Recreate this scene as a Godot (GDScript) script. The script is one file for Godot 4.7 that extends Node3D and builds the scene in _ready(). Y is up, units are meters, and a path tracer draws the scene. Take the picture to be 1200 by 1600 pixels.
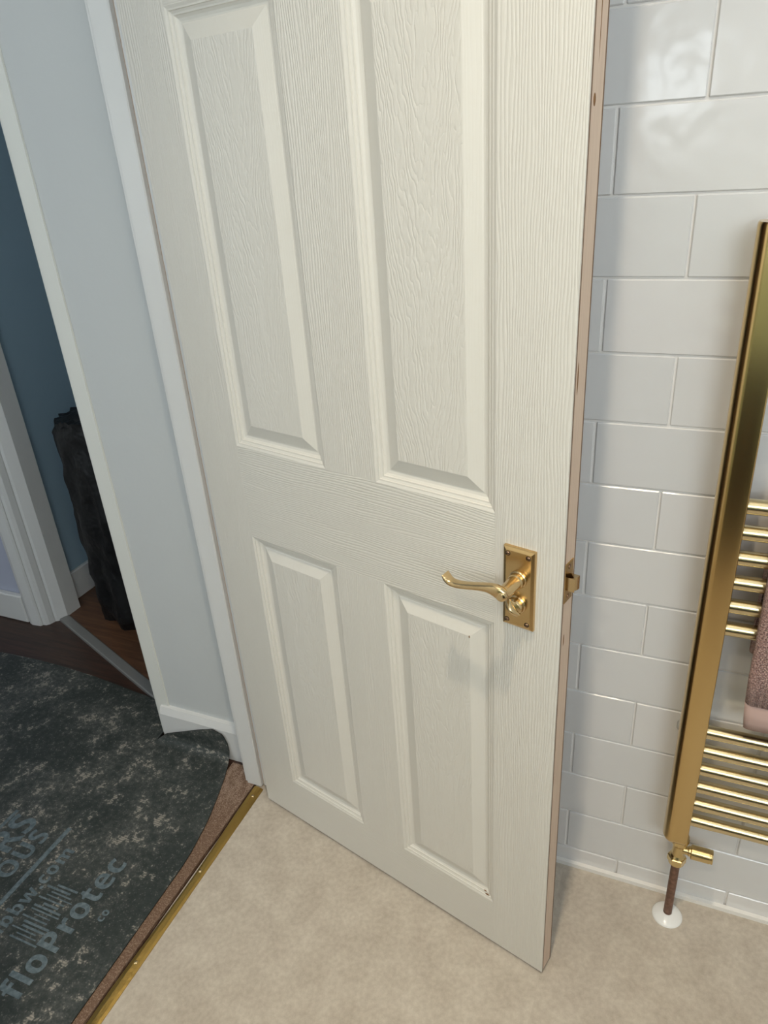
extends Node3D

var M := {}
var taken := {}
var rng := RandomNumberGenerator.new()
const LAMP_ENERGY := 5.4
const WINDOW_ENERGY := 6.0
const HALL_ENERGY := 3.0

# ---------------------------------------------------------------- helpers
func numbered(n: String) -> String:
	if not taken.has(n):
		taken[n] = 0
		return n
	taken[n] += 1
	return "%s_%03d" % [n, taken[n]]

func tag(o: Node, label: String, category: String, kind := "", group := "") -> void:
	o.set_meta("label", label)
	o.set_meta("category", category)
	if kind != "": o.set_meta("kind", kind)
	if group != "": o.set_meta("group", group)

func thing(called: String, label: String, category: String, at := Vector3.ZERO, turn := 0.0, kind := "", group := "") -> Node3D:
	var o := Node3D.new()
	o.name = numbered(called)
	add_child(o)
	o.position = at
	o.rotation.y = turn
	tag(o, label, category, kind, group)
	return o

func obj(called: String, what, mat: Material, parent: Node = self, at := Vector3.ZERO) -> MeshInstance3D:
	var o := MeshInstance3D.new()
	o.name = numbered(called) if parent == self else called
	if what is SurfaceTool:
		what.generate_normals()
		o.mesh = what.commit()
	else:
		o.mesh = what
	o.material_override = mat
	o.position = at
	o.cast_shadow = GeometryInstance3D.SHADOW_CASTING_SETTING_ON
	parent.add_child(o, true)
	return o

func solid(called: String, what, mat: Material, label: String, category: String, at := Vector3.ZERO, kind := "structure") -> MeshInstance3D:
	var o := obj(called, what, mat, self, at)
	tag(o, label, category, kind)
	return o

func begin() -> SurfaceTool:
	var st := SurfaceTool.new()
	st.begin(Mesh.PRIMITIVE_TRIANGLES)
	return st

func vtx(st: SurfaceTool, p: Vector3, uv: Vector2) -> void:
	st.set_uv(uv)
	st.add_vertex(p)

# flat polygon whose outside is `out`; uv = planar in metres unless given
func poly(st: SurfaceTool, pts: Array, out: Vector3, uvs: Array = []) -> void:
	st.set_smooth_group(-1)
	var n: Vector3 = (pts[1] - pts[0]).cross(pts[2] - pts[0])
	var order := range(pts.size())
	if n.dot(out) > 0.0:
		order.reverse()
	var q := []
	for i in order:
		var p: Vector3 = pts[i]
		var uv := Vector2.ZERO
		if uvs.size() > 0:
			uv = uvs[i]
		else:
			var a := n.abs()
			if a.y >= a.x and a.y >= a.z: uv = Vector2(p.x, p.z)
			elif a.x >= a.z: uv = Vector2(p.z, p.y)
			else: uv = Vector2(p.x, p.y)
		q.append([p, uv])
	for i in range(1, q.size() - 1):
		vtx(st, q[0][0], q[0][1])
		vtx(st, q[i][0], q[i][1])
		vtx(st, q[i + 1][0], q[i + 1][1])

# chamfered box centred at c
func cbox(st: SurfaceTool, c: Vector3, size: Vector3, b := 0.001) -> SurfaceTool:
	var h := size / 2.0
	b = minf(b, minf(h.x, minf(h.y, h.z)) * 0.9)
	var S := [-1.0, 1.0]
	for s in S:
		poly(st, [c + Vector3(s * h.x, -h.y + b, -h.z + b), c + Vector3(s * h.x, h.y - b, -h.z + b), c + Vector3(s * h.x, h.y - b, h.z - b), c + Vector3(s * h.x, -h.y + b, h.z - b)], Vector3(s, 0, 0))
		poly(st, [c + Vector3(-h.x + b, s * h.y, -h.z + b), c + Vector3(h.x - b, s * h.y, -h.z + b), c + Vector3(h.x - b, s * h.y, h.z - b), c + Vector3(-h.x + b, s * h.y, h.z - b)], Vector3(0, s, 0))
		poly(st, [c + Vector3(-h.x + b, -h.y + b, s * h.z), c + Vector3(h.x - b, -h.y + b, s * h.z), c + Vector3(h.x - b, h.y - b, s * h.z), c + Vector3(-h.x + b, h.y - b, s * h.z)], Vector3(0, 0, s))
	if b <= 0.0: return st
	for s in S:
		for t in S:
			poly(st, [c + Vector3(s * h.x, t * (h.y - b), -h.z + b), c + Vector3(s * h.x, t * (h.y - b), h.z - b), c + Vector3(s * (h.x - b), t * h.y, h.z - b), c + Vector3(s * (h.x - b), t * h.y, -h.z + b)], Vector3(s, t, 0))
			poly(st, [c + Vector3(s * h.x, -h.y + b, t * (h.z - b)), c + Vector3(s * h.x, h.y - b, t * (h.z - b)), c + Vector3(s * (h.x - b), h.y - b, t * h.z), c + Vector3(s * (h.x - b), -h.y + b, t * h.z)], Vector3(s, 0, t))
			poly(st, [c + Vector3(-h.x + b, s * h.y, t * (h.z - b)), c + Vector3(h.x - b, s * h.y, t * (h.z - b)), c + Vector3(h.x - b, s * (h.y - b), t * h.z), c + Vector3(-h.x + b, s * (h.y - b), t * h.z)], Vector3(0, s, t))
			for r in S:
				poly(st, [c + Vector3(s * h.x, t * (h.y - b), r * (h.z - b)), c + Vector3(s * (h.x - b), t * h.y, r * (h.z - b)), c + Vector3(s * (h.x - b), t * (h.y - b), r * h.z)], Vector3(s, t, r))
	return st

# box from low corner to high corner
func span(a: Vector3, b: Vector3, bevel := 0.001) -> SurfaceTool:
	return cbox(begin(), (a + b) / 2.0, b - a, bevel)

# upright prism over a plan polygon [(x,z)...]
func prism(plan: Array, y0: float, y1: float) -> SurfaceTool:
	var st := begin()
	var mid := Vector2.ZERO
	for q in plan: mid += q / plan.size()
	var flat := PackedVector2Array(plan)
	var idx := Geometry2D.triangulate_polygon(flat)
	for i in range(0, idx.size(), 3):
		for y in [[y1, 1.0], [y0, -1.0]]:
			poly(st, [Vector3(flat[idx[i]].x, y[0], flat[idx[i]].y), Vector3(flat[idx[i + 1]].x, y[0], flat[idx[i + 1]].y), Vector3(flat[idx[i + 2]].x, y[0], flat[idx[i + 2]].y)], Vector3(0, y[1], 0))
	var ccw := 0.0
	for i in plan.size():
		var a: Vector2 = plan[i]
		var b: Vector2 = plan[(i + 1) % plan.size()]
		ccw += a.x * b.y - b.x * a.y
	for i in plan.size():
		var a: Vector2 = plan[i]
		var b: Vector2 = plan[(i + 1) % plan.size()]
		var d := (b - a)
		var n := Vector2(d.y, -d.x) * signf(ccw)
		poly(st, [Vector3(a.x, y0, a.y), Vector3(b.x, y0, b.y), Vector3(b.x, y1, b.y), Vector3(a.x, y1, a.y)], Vector3(n.x, 0, n.y))
	return st

# skin a row of closed rings, smooth, with flat caps
func loft(st: SurfaceTool, rings: Array, caps := true, smooth := true) -> SurfaceTool:
	var n: int = rings[0].size()
	var c0 := Vector3.ZERO
	var c1 := Vector3.ZERO
	for p in rings[0]: c0 += p / n
	for p in rings[rings.size() - 1]: c1 += p / n
	var mid_ring: Array = rings[rings.size() / 2]
	var nn := Vector3.ZERO
	for j in n:
		nn += mid_ring[j].cross(mid_ring[(j + 1) % n])
	var k := rings.size() / 2
	var dirv := Vector3.ZERO
	for j in n:
		dirv += rings[mini(k + 1, rings.size() - 1)][j] - rings[maxi(k - 1, 0)][j]
	var ccw := nn.dot(dirv) > 0.0
	var len := 0.0
	for i in range(rings.size() - 1):
		var step: float = (rings[i + 1][0] - rings[i][0]).length()
		for j in n:
			var j2 := (j + 1) % n
			var a: Vector3 = rings[i][j]
			var b: Vector3 = rings[i][j2]
			var c: Vector3 = rings[i + 1][j2]
			var d: Vector3 = rings[i + 1][j]
			var u0 := j * 0.01
			var u1 := (j + 1) * 0.01
			var q := [[a, Vector2(u0, len)], [c, Vector2(u1, len + step)], [b, Vector2(u1, len)], [a, Vector2(u0, len)], [d, Vector2(u0, len + step)], [c, Vector2(u1, len + step)]]
			if not ccw:
				q = [q[0], q[2], q[1], q[3], q[5], q[4]]
			st.set_smooth_group(0 if smooth else -1)
			for e in q:
				vtx(st, e[0], e[1])
		len += step
	if caps:
		for e in [[0, c0, -1.0], [rings.size() - 1, c1, 1.0]]:
			var r: Array = rings[e[0]]
			for j in n:
				var t := [e[1], r[j], r[(j + 1) % n]]
				if (t[1] - t[0]).cross(t[2] - t[0]).length() > 1e-12:
					poly(st, t, dirv * float(e[2]))
	return st

# turned shape: prof = [(radius, along)...] about the axis `ax` from `at`
func lathe(st: SurfaceTool, prof: Array, at: Vector3, ax: Vector3, seg := 32, smooth := true) -> SurfaceTool:
	ax = ax.normalized()
	var u := ax.cross(Vector3.UP if absf(ax.y) < 0.9 else Vector3.RIGHT).normalized()
	var v := ax.cross(u).normalized()
	var rings := []
	for q in prof:
		var r := []
		for j in seg:
			var t := TAU * (j + 0.5) / seg
			r.append(at + ax * q.y + (u * cos(t) + v * sin(t)) * maxf(q.x, 0.00005))
		rings.append(r)
	return loft(st, rings, true, smooth)

# double the profile points so turned shoulders stay crisp
func crisp(prof: Array) -> Array:
	var r := []
	for i in prof.size():
		var p: Vector2 = prof[i]
		if i > 0: r.append(p.lerp(prof[i - 1], minf(0.15, 0.0003 / maxf((p - prof[i - 1]).length(), 0.0001))))
		r.append(p)
		if i < prof.size() - 1: r.append(p.lerp(prof[i + 1], minf(0.15, 0.0003 / maxf((p - prof[i + 1]).length(), 0.0001))))
	return r

func noise_of(seed: int, freq: float, oct := 4) -> FastNoiseLite:
	var n := FastNoiseLite.new()
	n.seed = seed
	n.frequency = freq
	n.noise_type = FastNoiseLite.TYPE_SIMPLEX_SMOOTH
	n.fractal_type = FastNoiseLite.FRACTAL_FBM
	n.fractal_octaves = oct
	return n

func grey_texture(w: int, h: int, f: Callable) -> ImageTexture:
	var d := PackedByteArray()
	d.resize(w * h)
	for y in h:
		for x in w:
			d[y * w + x] = int(clampf(f.call(x, y), 0.0, 1.0) * 255.0)
	return ImageTexture.create_from_image(Image.create_from_data(w, h, false, Image.FORMAT_L8, d))

func colour_texture(w: int, h: int, f: Callable) -> ImageTexture:
	var d := PackedByteArray()
	d.resize(w * h * 3)
	for y in h:
		for x in w:
			var c: Color = f.call(x, y)
			var i := (y * w + x) * 3
			d[i] = int(clampf(c.r, 0.0, 1.0) * 255.0)
			d[i + 1] = int(clampf(c.g, 0.0, 1.0) * 255.0)
			d[i + 2] = int(clampf(c.b, 0.0, 1.0) * 255.0)
	return ImageTexture.create_from_image(Image.create_from_data(w, h, false, Image.FORMAT_RGB8, d))

func mat(c: Color, rough := 0.5, metal := 0.0) -> StandardMaterial3D:
	var m := StandardMaterial3D.new()
	m.albedo_color = c
	m.roughness = rough
	m.metallic = metal
	return m

func noise_tex(seed: int, freq: float, a: Color, b: Color, oct := 4, size := 512) -> NoiseTexture2D:
	var t := NoiseTexture2D.new()
	t.width = size
	t.height = size
	t.seamless = true
	t.noise = noise_of(seed, freq, oct)
	var g := Gradient.new()
	g.set_color(0, a)
	g.set_color(1, b)
	t.color_ramp = g
	return t

func bump_tex(seed: int, freq: float, oct := 3, size := 512) -> NoiseTexture2D:
	return noise_tex(seed, freq, Color.BLACK, Color.WHITE, oct, size)

func relief(m: StandardMaterial3D, t: Texture2D, cm: float) -> void:
	m.heightmap_enabled = true
	m.heightmap_texture = t
	m.heightmap_scale = cm

# ---------------------------------------------------------------- materials
func make_materials() -> void:
	# embossed wood grain of the door skin
	var n1 := noise_of(11, 1.0, 3)
	var n2 := noise_of(12, 1.0, 2)
	# straight grain: 0.20 m wide, 2.05 m long
	var straight := grey_texture(512, 1024, func(px, py):
		var x: float = px / 512.0 * 0.20
		var y: float = py / 1024.0 * 2.05
		var ph: float = x * 265.0 + n1.get_noise_2d(x * 11.0, y * 1.5) * 2.6 + n2.get_noise_2d(x * 60.0 + 40.0, y * 7.0) * 0.40
		var line: float = pow(absf(sin(PI * ph)), 0.65)
		var fine: float = 0.5 + 0.5 * n2.get_noise_2d(x * 900.0, y * 22.0)
		return line * 0.72 + fine * 0.28)
	# flat-sawn grain with arches: 0.13 m wide, 0.64 m long
	var arched := grey_texture(512, 1280, func(px, py):
		var x: float = px / 512.0 * 0.13 - 0.075
		var y: float = py / 1280.0 * 0.64
		var w: float = x + n1.get_noise_2d(3.0 + x * 5.0, y * 2.4) * 0.016
		var ph: float = 185.0 * sqrt(w * w + 0.000144) - y * 24.0 + n1.get_noise_2d(x * 22.0 + 9.0, y * 5.0) * 2.4 + n2.get_noise_2d(x * 110.0, y * 34.0) * 0.45
		var line: float = pow(absf(sin(PI * ph)), 0.6)
		var fine: float = 0.5 + 0.5 * n2.get_noise_2d(x * 900.0, y * 26.0)
		return line * 0.75 + fine * 0.25)
	var cream := Color(0.860, 0.845, 0.808)
	M.door_straight = mat(cream, 0.42)
	M.door_straight.uv1_scale = Vector3(1.0 / 0.20, 1.0 / 2.05, 1)
	relief(M.door_straight, straight, 0.062)
	M.door_arched = mat(cream, 0.42)
	M.door_arched.uv1_scale = Vector3(1.0 / 0.13, 1.0 / 0.64, 1)
	relief(M.door_arched, arched, 0.050)
	M.door_plain = mat(cream, 0.42)
	M.door_plain.uv1_scale = Vector3(1.0 / 0.20, 1.0 / 2.05, 1)
	relief(M.door_plain, straight, 0.010)
	# bare timber edge of the door
	var nb := noise_of(21, 1.0, 4)
	var lipping := colour_texture(128, 1024, func(px, py):
		var v: float = 0.5 + 0.5 * nb.get_noise_2d(px * 0.14, py * 0.009)
		var k: float = 0.5 + 0.5 * nb.get_noise_2d(px * 0.5 + 300.0, py * 0.03)
		return Color(0.76, 0.665, 0.59).lerp(Color(0.87, 0.79, 0.71), v * 0.75 + k * 0.25))
	M.timber = mat(Color.WHITE, 0.72)
	M.timber.albedo_texture = lipping
	M.timber.uv1_scale = Vector3(1.0 / 0.04, 1.0 / 2.0, 1)
	M.board_edge = mat(Color(0.46, 0.36, 0.28), 0.8)
	M.knot = mat(Color(0.50, 0.36, 0.22), 0.8)
	# glazed tiles: three close tones, all slightly wavy
	var wave := bump_tex(31, 0.011, 2)
	for k in 3:
		var c: Color = [Color(0.882, 0.876, 0.868), Color(0.872, 0.868, 0.862), Color(0.888, 0.880, 0.872)][k]
		var m := mat(c, 0.15)
		m.uv1_triplanar = true
		m.uv1_world_triplanar = true
		m.uv1_scale = Vector3(3.1 + k * 0.3, 3.1 + k * 0.3, 3.1)
		m.uv1_offset = Vector3(0.37 * k, 0.21 * k, 0)
		relief(m, wave, 0.055)
		M["tile%d" % k] = m
	M.grout = mat(Color(0.90, 0.885, 0.865), 0.9)
	M.sealant = mat(Color(0.93, 0.92, 0.90), 0.35)
	# vinyl floor
	var f1 := noise_of(41, 1.0, 4)
	var f2 := noise_of(42, 1.0, 3)
	var vinyl := colour_texture(1024, 1024, func(px, py):
		var a: float = f1.get_noise_2d(px * 0.012, py * 0.012)
		var b: float = f2.get_noise_2d(px * 0.065 + 90.0, py * 0.065)
		var c: float = f2.get_noise_2d(px * 0.35, py * 0.35 + 70.0)
		var v: float = 0.5 + a * 0.42 + b * 0.40 + c * 0.22
		return Color(0.685, 0.640, 0.582).lerp(Color(0.795, 0.757, 0.700), clampf(v, 0.0, 1.0)))
	M.vinyl = mat(Color.WHITE, 0.42)
	M.vinyl.albedo_texture = vinyl
	M.vinyl.uv1_scale = Vector3(1.0 / 0.9, 1.0 / 0.9, 1)
	# walls
	var plaster := bump_tex(51, 0.012, 4)
	M.plaster = mat(Color(0.80, 0.81, 0.805), 0.6)
	M.plaster.uv1_triplanar = true
	M.plaster.uv1_scale = Vector3(2.2, 2.2, 2.2)
	relief(M.plaster, plaster, 0.07)
	M.gloss_white = mat(Color(0.86, 0.86, 0.85), 0.35)
	M.gloss_white.uv1_triplanar = true
	M.gloss_white.uv1_scale = Vector3(3, 3, 3)
	relief(M.gloss_white, plaster, 0.05)
	M.trim_white = mat(Color(0.90, 0.90, 0.87), 0.4)
	M.blue_wall = mat(Color(0.60, 0.70, 0.76), 0.8)
	M.room_wall = mat(Color(0.92, 0.92, 0.91), 0.8)
	M.sage_wall = mat(Color(0.70, 0.78, 0.72), 0.7)
	M.lilac_wall = mat(Color(0.70, 0.72, 0.79), 0.8)
	# brown timber of the hall
	var w1 := noise_of(61, 1.0, 4)
	var wood := func(lo: Color, hi: Color): return colour_texture(512, 512, func(px, py):
		var v: float = 0.5 + 0.5 * w1.get_noise_2d(px * 0.006, py * 0.10) + 0.35 * w1.get_noise_2d(px * 0.02 + 70.0, py * 0.5)
		return lo.lerp(hi, clampf(v, 0.0, 1.0)))
	M.dark_wood = mat(Color.WHITE, 0.38)
	M.dark_wood.albedo_texture = wood.call(Color(0.16, 0.105, 0.08), Color(0.30, 0.20, 0.15))
	M.orange_wood = mat(Color.WHITE, 0.32)
	M.orange_wood.albedo_texture = wood.call(Color(0.30, 0.20, 0.14), Color(0.46, 0.33, 0.24))
	# brown board by the threshold, scratched and dusty
	var s1 := noise_of(71, 1.0, 4)
	var board := colour_texture(256, 1024, func(px, py):
		var g: float = 0.5 + 0.5 * s1.get_noise_2d(px * 0.5, py * 0.02)
		var c := Color(0.36, 0.265, 0.20).lerp(Color(0.49, 0.385, 0.305), g)
		var scratch: float = s1.get_noise_2d(px * 0.012 + py * 0.05, py * 0.55 + 40.0)
		if scratch > 0.38: c = c.lerp(Color(0.66, 0.58, 0.50), 0.5)
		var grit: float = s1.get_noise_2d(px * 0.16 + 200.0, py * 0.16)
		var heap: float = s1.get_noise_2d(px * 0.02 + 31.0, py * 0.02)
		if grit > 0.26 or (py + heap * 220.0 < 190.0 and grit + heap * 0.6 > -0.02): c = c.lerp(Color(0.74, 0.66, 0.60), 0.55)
		return c)
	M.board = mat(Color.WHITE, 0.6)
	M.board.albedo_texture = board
	# metals
	M.satin_brass = mat(Color(0.82, 0.70, 0.50), 0.26, 1.0)
	M.polished_brass = mat(Color(0.83, 0.73, 0.56), 0.2, 1.0)
	M.rail_gold = mat(Color(0.81, 0.70, 0.49), 0.21, 1.0)
	relief(M.rail_gold, bump_tex(81, 0.5, 2), 0.0006)
	M.rail_gold.uv1_triplanar = true
	M.rail_gold.uv1_scale = Vector3(8, 8, 8)
	M.bar_gold = mat(Color(0.85, 0.785, 0.63), 0.22, 1.0)
	M.valve_gold = mat(Color(0.85, 0.755, 0.545), 0.25, 1.0)
	M.strip_brass = mat(Color(0.70, 0.58, 0.33), 0.3, 1.0)
	relief(M.strip_brass, bump_tex(82, 0.02, 3), 0.05)
	M.strip_brass.uv1_triplanar = true
	M.strip_brass.uv1_scale = Vector3(6, 6, 6)
	M.screw = mat(Color(0.62, 0.50, 0.40), 0.25, 1.0)
	M.slot = mat(Color(0.12, 0.09, 0.06), 0.6, 0.6)
	M.steel = mat(Color(0.58, 0.58, 0.57), 0.5, 0.5)
	var pipe_tone := noise_tex(83, 0.02, Color(0.36, 0.26, 0.21), Color(0.58, 0.44, 0.37))
	M.old_copper = mat(Color.WHITE, 0.5, 0.35)
	M.old_copper.albedo_texture = pipe_tone
	M.old_copper.uv1_triplanar = true
	M.old_copper.uv1_scale = Vector3(9, 9, 9)
	M.white_plastic = mat(Color(0.93, 0.93, 0.92), 0.22)
	M.clear_plastic = mat(Color(0.85, 0.85, 0.83, 0.45), 0.15)
	M.clear_plastic.transparency = BaseMaterial3D.TRANSPARENCY_ALPHA
	# terry cloth
	M.terry = mat(Color.WHITE, 1.0)
	M.terry.albedo_texture = noise_tex(91, 0.085, Color(0.48, 0.33, 0.30), Color(0.86, 0.71, 0.66), 2)
	M.terry.albedo_texture.color_ramp.offsets = PackedFloat32Array([0.30, 0.72])
	M.terry.uv1_triplanar = true
	M.terry.uv1_scale = Vector3(7, 7, 7)
	relief(M.terry, bump_tex(91, 0.11, 2), 0.5)
	M.terry.rim_enabled = true
	M.terry.rim = 0.5
	M.terry_band = mat(Color(0.70, 0.595, 0.56), 0.9)
	# black sack
	M.sack = mat(Color(0.05, 0.052, 0.058), 0.5)
	relief(M.sack, bump_tex(95, 0.014, 3), 0.5)
	M.sack.uv1_triplanar = true
	M.sack.uv1_scale = Vector3(2.2, 2.2, 2.2)
	# printed, dusty floor protection sheet: 1.30 m (x) by 1.50 m (z)
	var d1 := noise_of(101, 1.0, 5)
	var d2 := noise_of(102, 1.0, 4)
	var sheet := colour_texture(1300, 1500, func(px, py):
		var big: float = d1.get_noise_2d(px * 0.0036, py * 0.0036 + 11.0)
		var mid: float = d2.get_noise_2d(px * 0.016, py * 0.016)
		var small: float = d2.get_noise_2d(px * 0.06 + 500.0, py * 0.06)
		var tiny: float = d1.get_noise_2d(px * 0.19, py * 0.19 + 900.0)
		var scuff: float = d2.get_noise_2d(px * 0.012 + py * 0.004 + 300.0, py * 0.07)
		var rib: float = 0.5 + 0.5 * sin(TAU * py / 5.0)
		var c := Color(0.150, 0.180, 0.172).lerp(Color(0.225, 0.240, 0.230), clampf(0.5 + 0.8 * small + 0.5 * tiny, 0.0, 1.0))
		# thin grey dust film in broad drifts
		var film: float = clampf(big * 1.3 + mid * 0.75 + scuff * 0.35 + 0.42, 0.0, 1.0)
		c = c.lerp(Color(0.43, 0.425, 0.41), film * (0.30 + 0.45 * clampf(0.45 + small * 0.9 + tiny * 0.8, 0.0, 1.0)))
		# clumps of pale plaster dust caught on the ribs
		var clump: float = clampf((mid * 0.8 + big * 0.35 + small * 0.55 + tiny * 0.35 - 0.36) * 7.0, 0.0, 1.0)
		c = c.lerp(Color(0.66, 0.63, 0.58), clump * (0.30 + 0.55 * rib))
		if tiny + small * 0.4 > 0.50: c = c.lerp(Color(0.62, 0.60, 0.57), 0.55)
		return c)
	M.sheet = mat(Color.WHITE, 0.55)
	M.sheet.albedo_texture = sheet
	M.sheet_edge = mat(Color(0.10, 0.11, 0.11), 0.5)
	M.print = mat(Color.WHITE, 0.6)
	M.print.albedo_texture = noise_tex(111, 0.03, Color(0.28, 0.335, 0.36), Color(0.47, 0.52, 0.54), 4)
	M.print.uv1_triplanar = true
	M.print.uv1_world_triplanar = true
	M.print.uv1_scale = Vector3(5, 5, 5)
	# daylight panes and lamps
	M.pane = mat(Color(0.9, 0.93, 0.95), 0.4)
	M.pane.emission_enabled = true
	M.pane.emission = Color(0.93, 0.97, 1.0)
	M.pane.emission_energy_multiplier = 6.0
	M.lens = mat(Color(0.95, 0.95, 0.92), 0.4)
	M.lens.emission_enabled = true
	M.lens.emission = Color(1.0, 0.93, 0.82)
	M.lens.emission_energy_multiplier = 10.0
	M.cabinet = mat(Color(0.10, 0.085, 0.075), 0.5)
	M.worktop = mat(Color(0.55, 0.62, 0.58), 0.3)

# ---------------------------------------------------------------- the door
const DW := 0.6964
const DB := 0.006
const DT := 1.981
const U := [0.0, 0.0978, 0.2981, 0.3987, 0.5964, 0.6964]
const V := [0.006, 0.1184, 0.7329, 0.9085, 1.529, 1.638, 1.862, 1.981]

func board(called: String, a: Vector2, b: Vector2, along_x: bool, shift: Vector2, root: Node) -> void:
	# one stile or rail of the moulded skin, front face at z = 0, 3 mm thick
	var st := begin()
	var f := func(p: Vector2) -> Vector2: return (Vector2(p.y - a.y, p.x - a.x) if along_x else p - a) + shift
	poly(st, [Vector3(a.x, a.y, 0), Vector3(b.x, a.y, 0), Vector3(b.x, b.y, 0), Vector3(a.x, b.y, 0)], Vector3(0, 0, 1), [f.call(a), f.call(Vector2(b.x, a.y)), f.call(b), f.call(Vector2(a.x, b.y))])
	poly(st, [Vector3(a.x, a.y, -0.003), Vector3(b.x, a.y, -0.003), Vector3(b.x, b.y, -0.003), Vector3(a.x, b.y, -0.003)], Vector3(0, 0, -1))
	poly(st, [Vector3(a.x, a.y, 0), Vector3(b.x, a.y, 0), Vector3(b.x, a.y, -0.003), Vector3(a.x, a.y, -0.003)], Vector3(0, -1, 0))
	poly(st, [Vector3(a.x, b.y, 0), Vector3(b.x, b.y, 0), Vector3(b.x, b.y, -0.003), Vector3(a.x, b.y, -0.003)], Vector3(0, 1, 0))
	poly(st, [Vector3(a.x, a.y, 0), Vector3(a.x, b.y, 0), Vector3(a.x, b.y, -0.003), Vector3(a.x, a.y, -0.003)], Vector3(-1, 0, 0))
	poly(st, [Vector3(b.x, a.y, 0), Vector3(b.x, b.y, 0), Vector3(b.x, b.y, -0.003), Vector3(b.x, a.y, -0.003)], Vector3(1, 0, 0))
	obj(called, st, M.door_straight, root)

func rect_rings(st: SurfaceTool, a: Vector2, b: Vector2, prof: Array, i0: int, i1: int) -> void:
	for i in range(i0, i1):
		var d0: float = prof[i].x
		var d1: float = prof[i + 1].x
		var z0: float = prof[i].y
		var z1: float = prof[i + 1].y
		var A := [Vector3(a.x + d0, a.y + d0, z0), Vector3(b.x - d0, a.y + d0, z0), Vector3(b.x - d0, b.y - d0, z0), Vector3(a.x + d0, b.y - d0, z0)]
		var B := [Vector3(a.x + d1, a.y + d1, z1), Vector3(b.x - d1, a.y + d1, z1), Vector3(b.x - d1, b.y - d1, z1), Vector3(a.x + d1, b.y - d1, z1)]
		for k in 4:
			var k2 := (k + 1) % 4
			poly(st, [A[k], A[k2], B[k2], B[k]], Vector3(0, 0, 1))

func panel(a: Vector2, b: Vector2, shift: Vector2, root: Node) -> void:
	var prof := [Vector2(0, 0), Vector2(0.0035, -0.0016), Vector2(0.0055, -0.0018), Vector2(0.0062, -0.0034), Vector2(0.0090, -0.0048), Vector2(0.0112, -0.0050), Vector2(0.0120, -0.0066), Vector2(0.0150, -0.0088), Vector2(0.0185, -0.0097), Vector2(0.0210, -0.0097), Vector2(0.0225, -0.0088), Vector2(0.0415, -0.0018), Vector2(0.0425, -0.0016)]
	# moulded frame as the sub-part, raised field as the part
	var st := begin()
	var i1 := prof.size() - 1
	var d: float = prof[i1].x
	var z: float = prof[i1].y
	var lo := a + Vector2(d, d)
	var hi := b - Vector2(d, d)
	poly(st, [Vector3(lo.x, lo.y, z), Vector3(hi.x, lo.y, z), Vector3(hi.x, hi.y, z), Vector3(lo.x, hi.y, z)], Vector3(0, 0, 1), [shift, shift + Vector2(hi.x - lo.x, 0), shift + hi - lo, shift + Vector2(0, hi.y - lo.y)])
	var p := obj("panel", st, M.door_arched, root)
	var mo := begin()
	rect_rings(mo, a, b, prof, 0, i1)
	obj("moulding", mo, M.door_plain, p)

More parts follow.
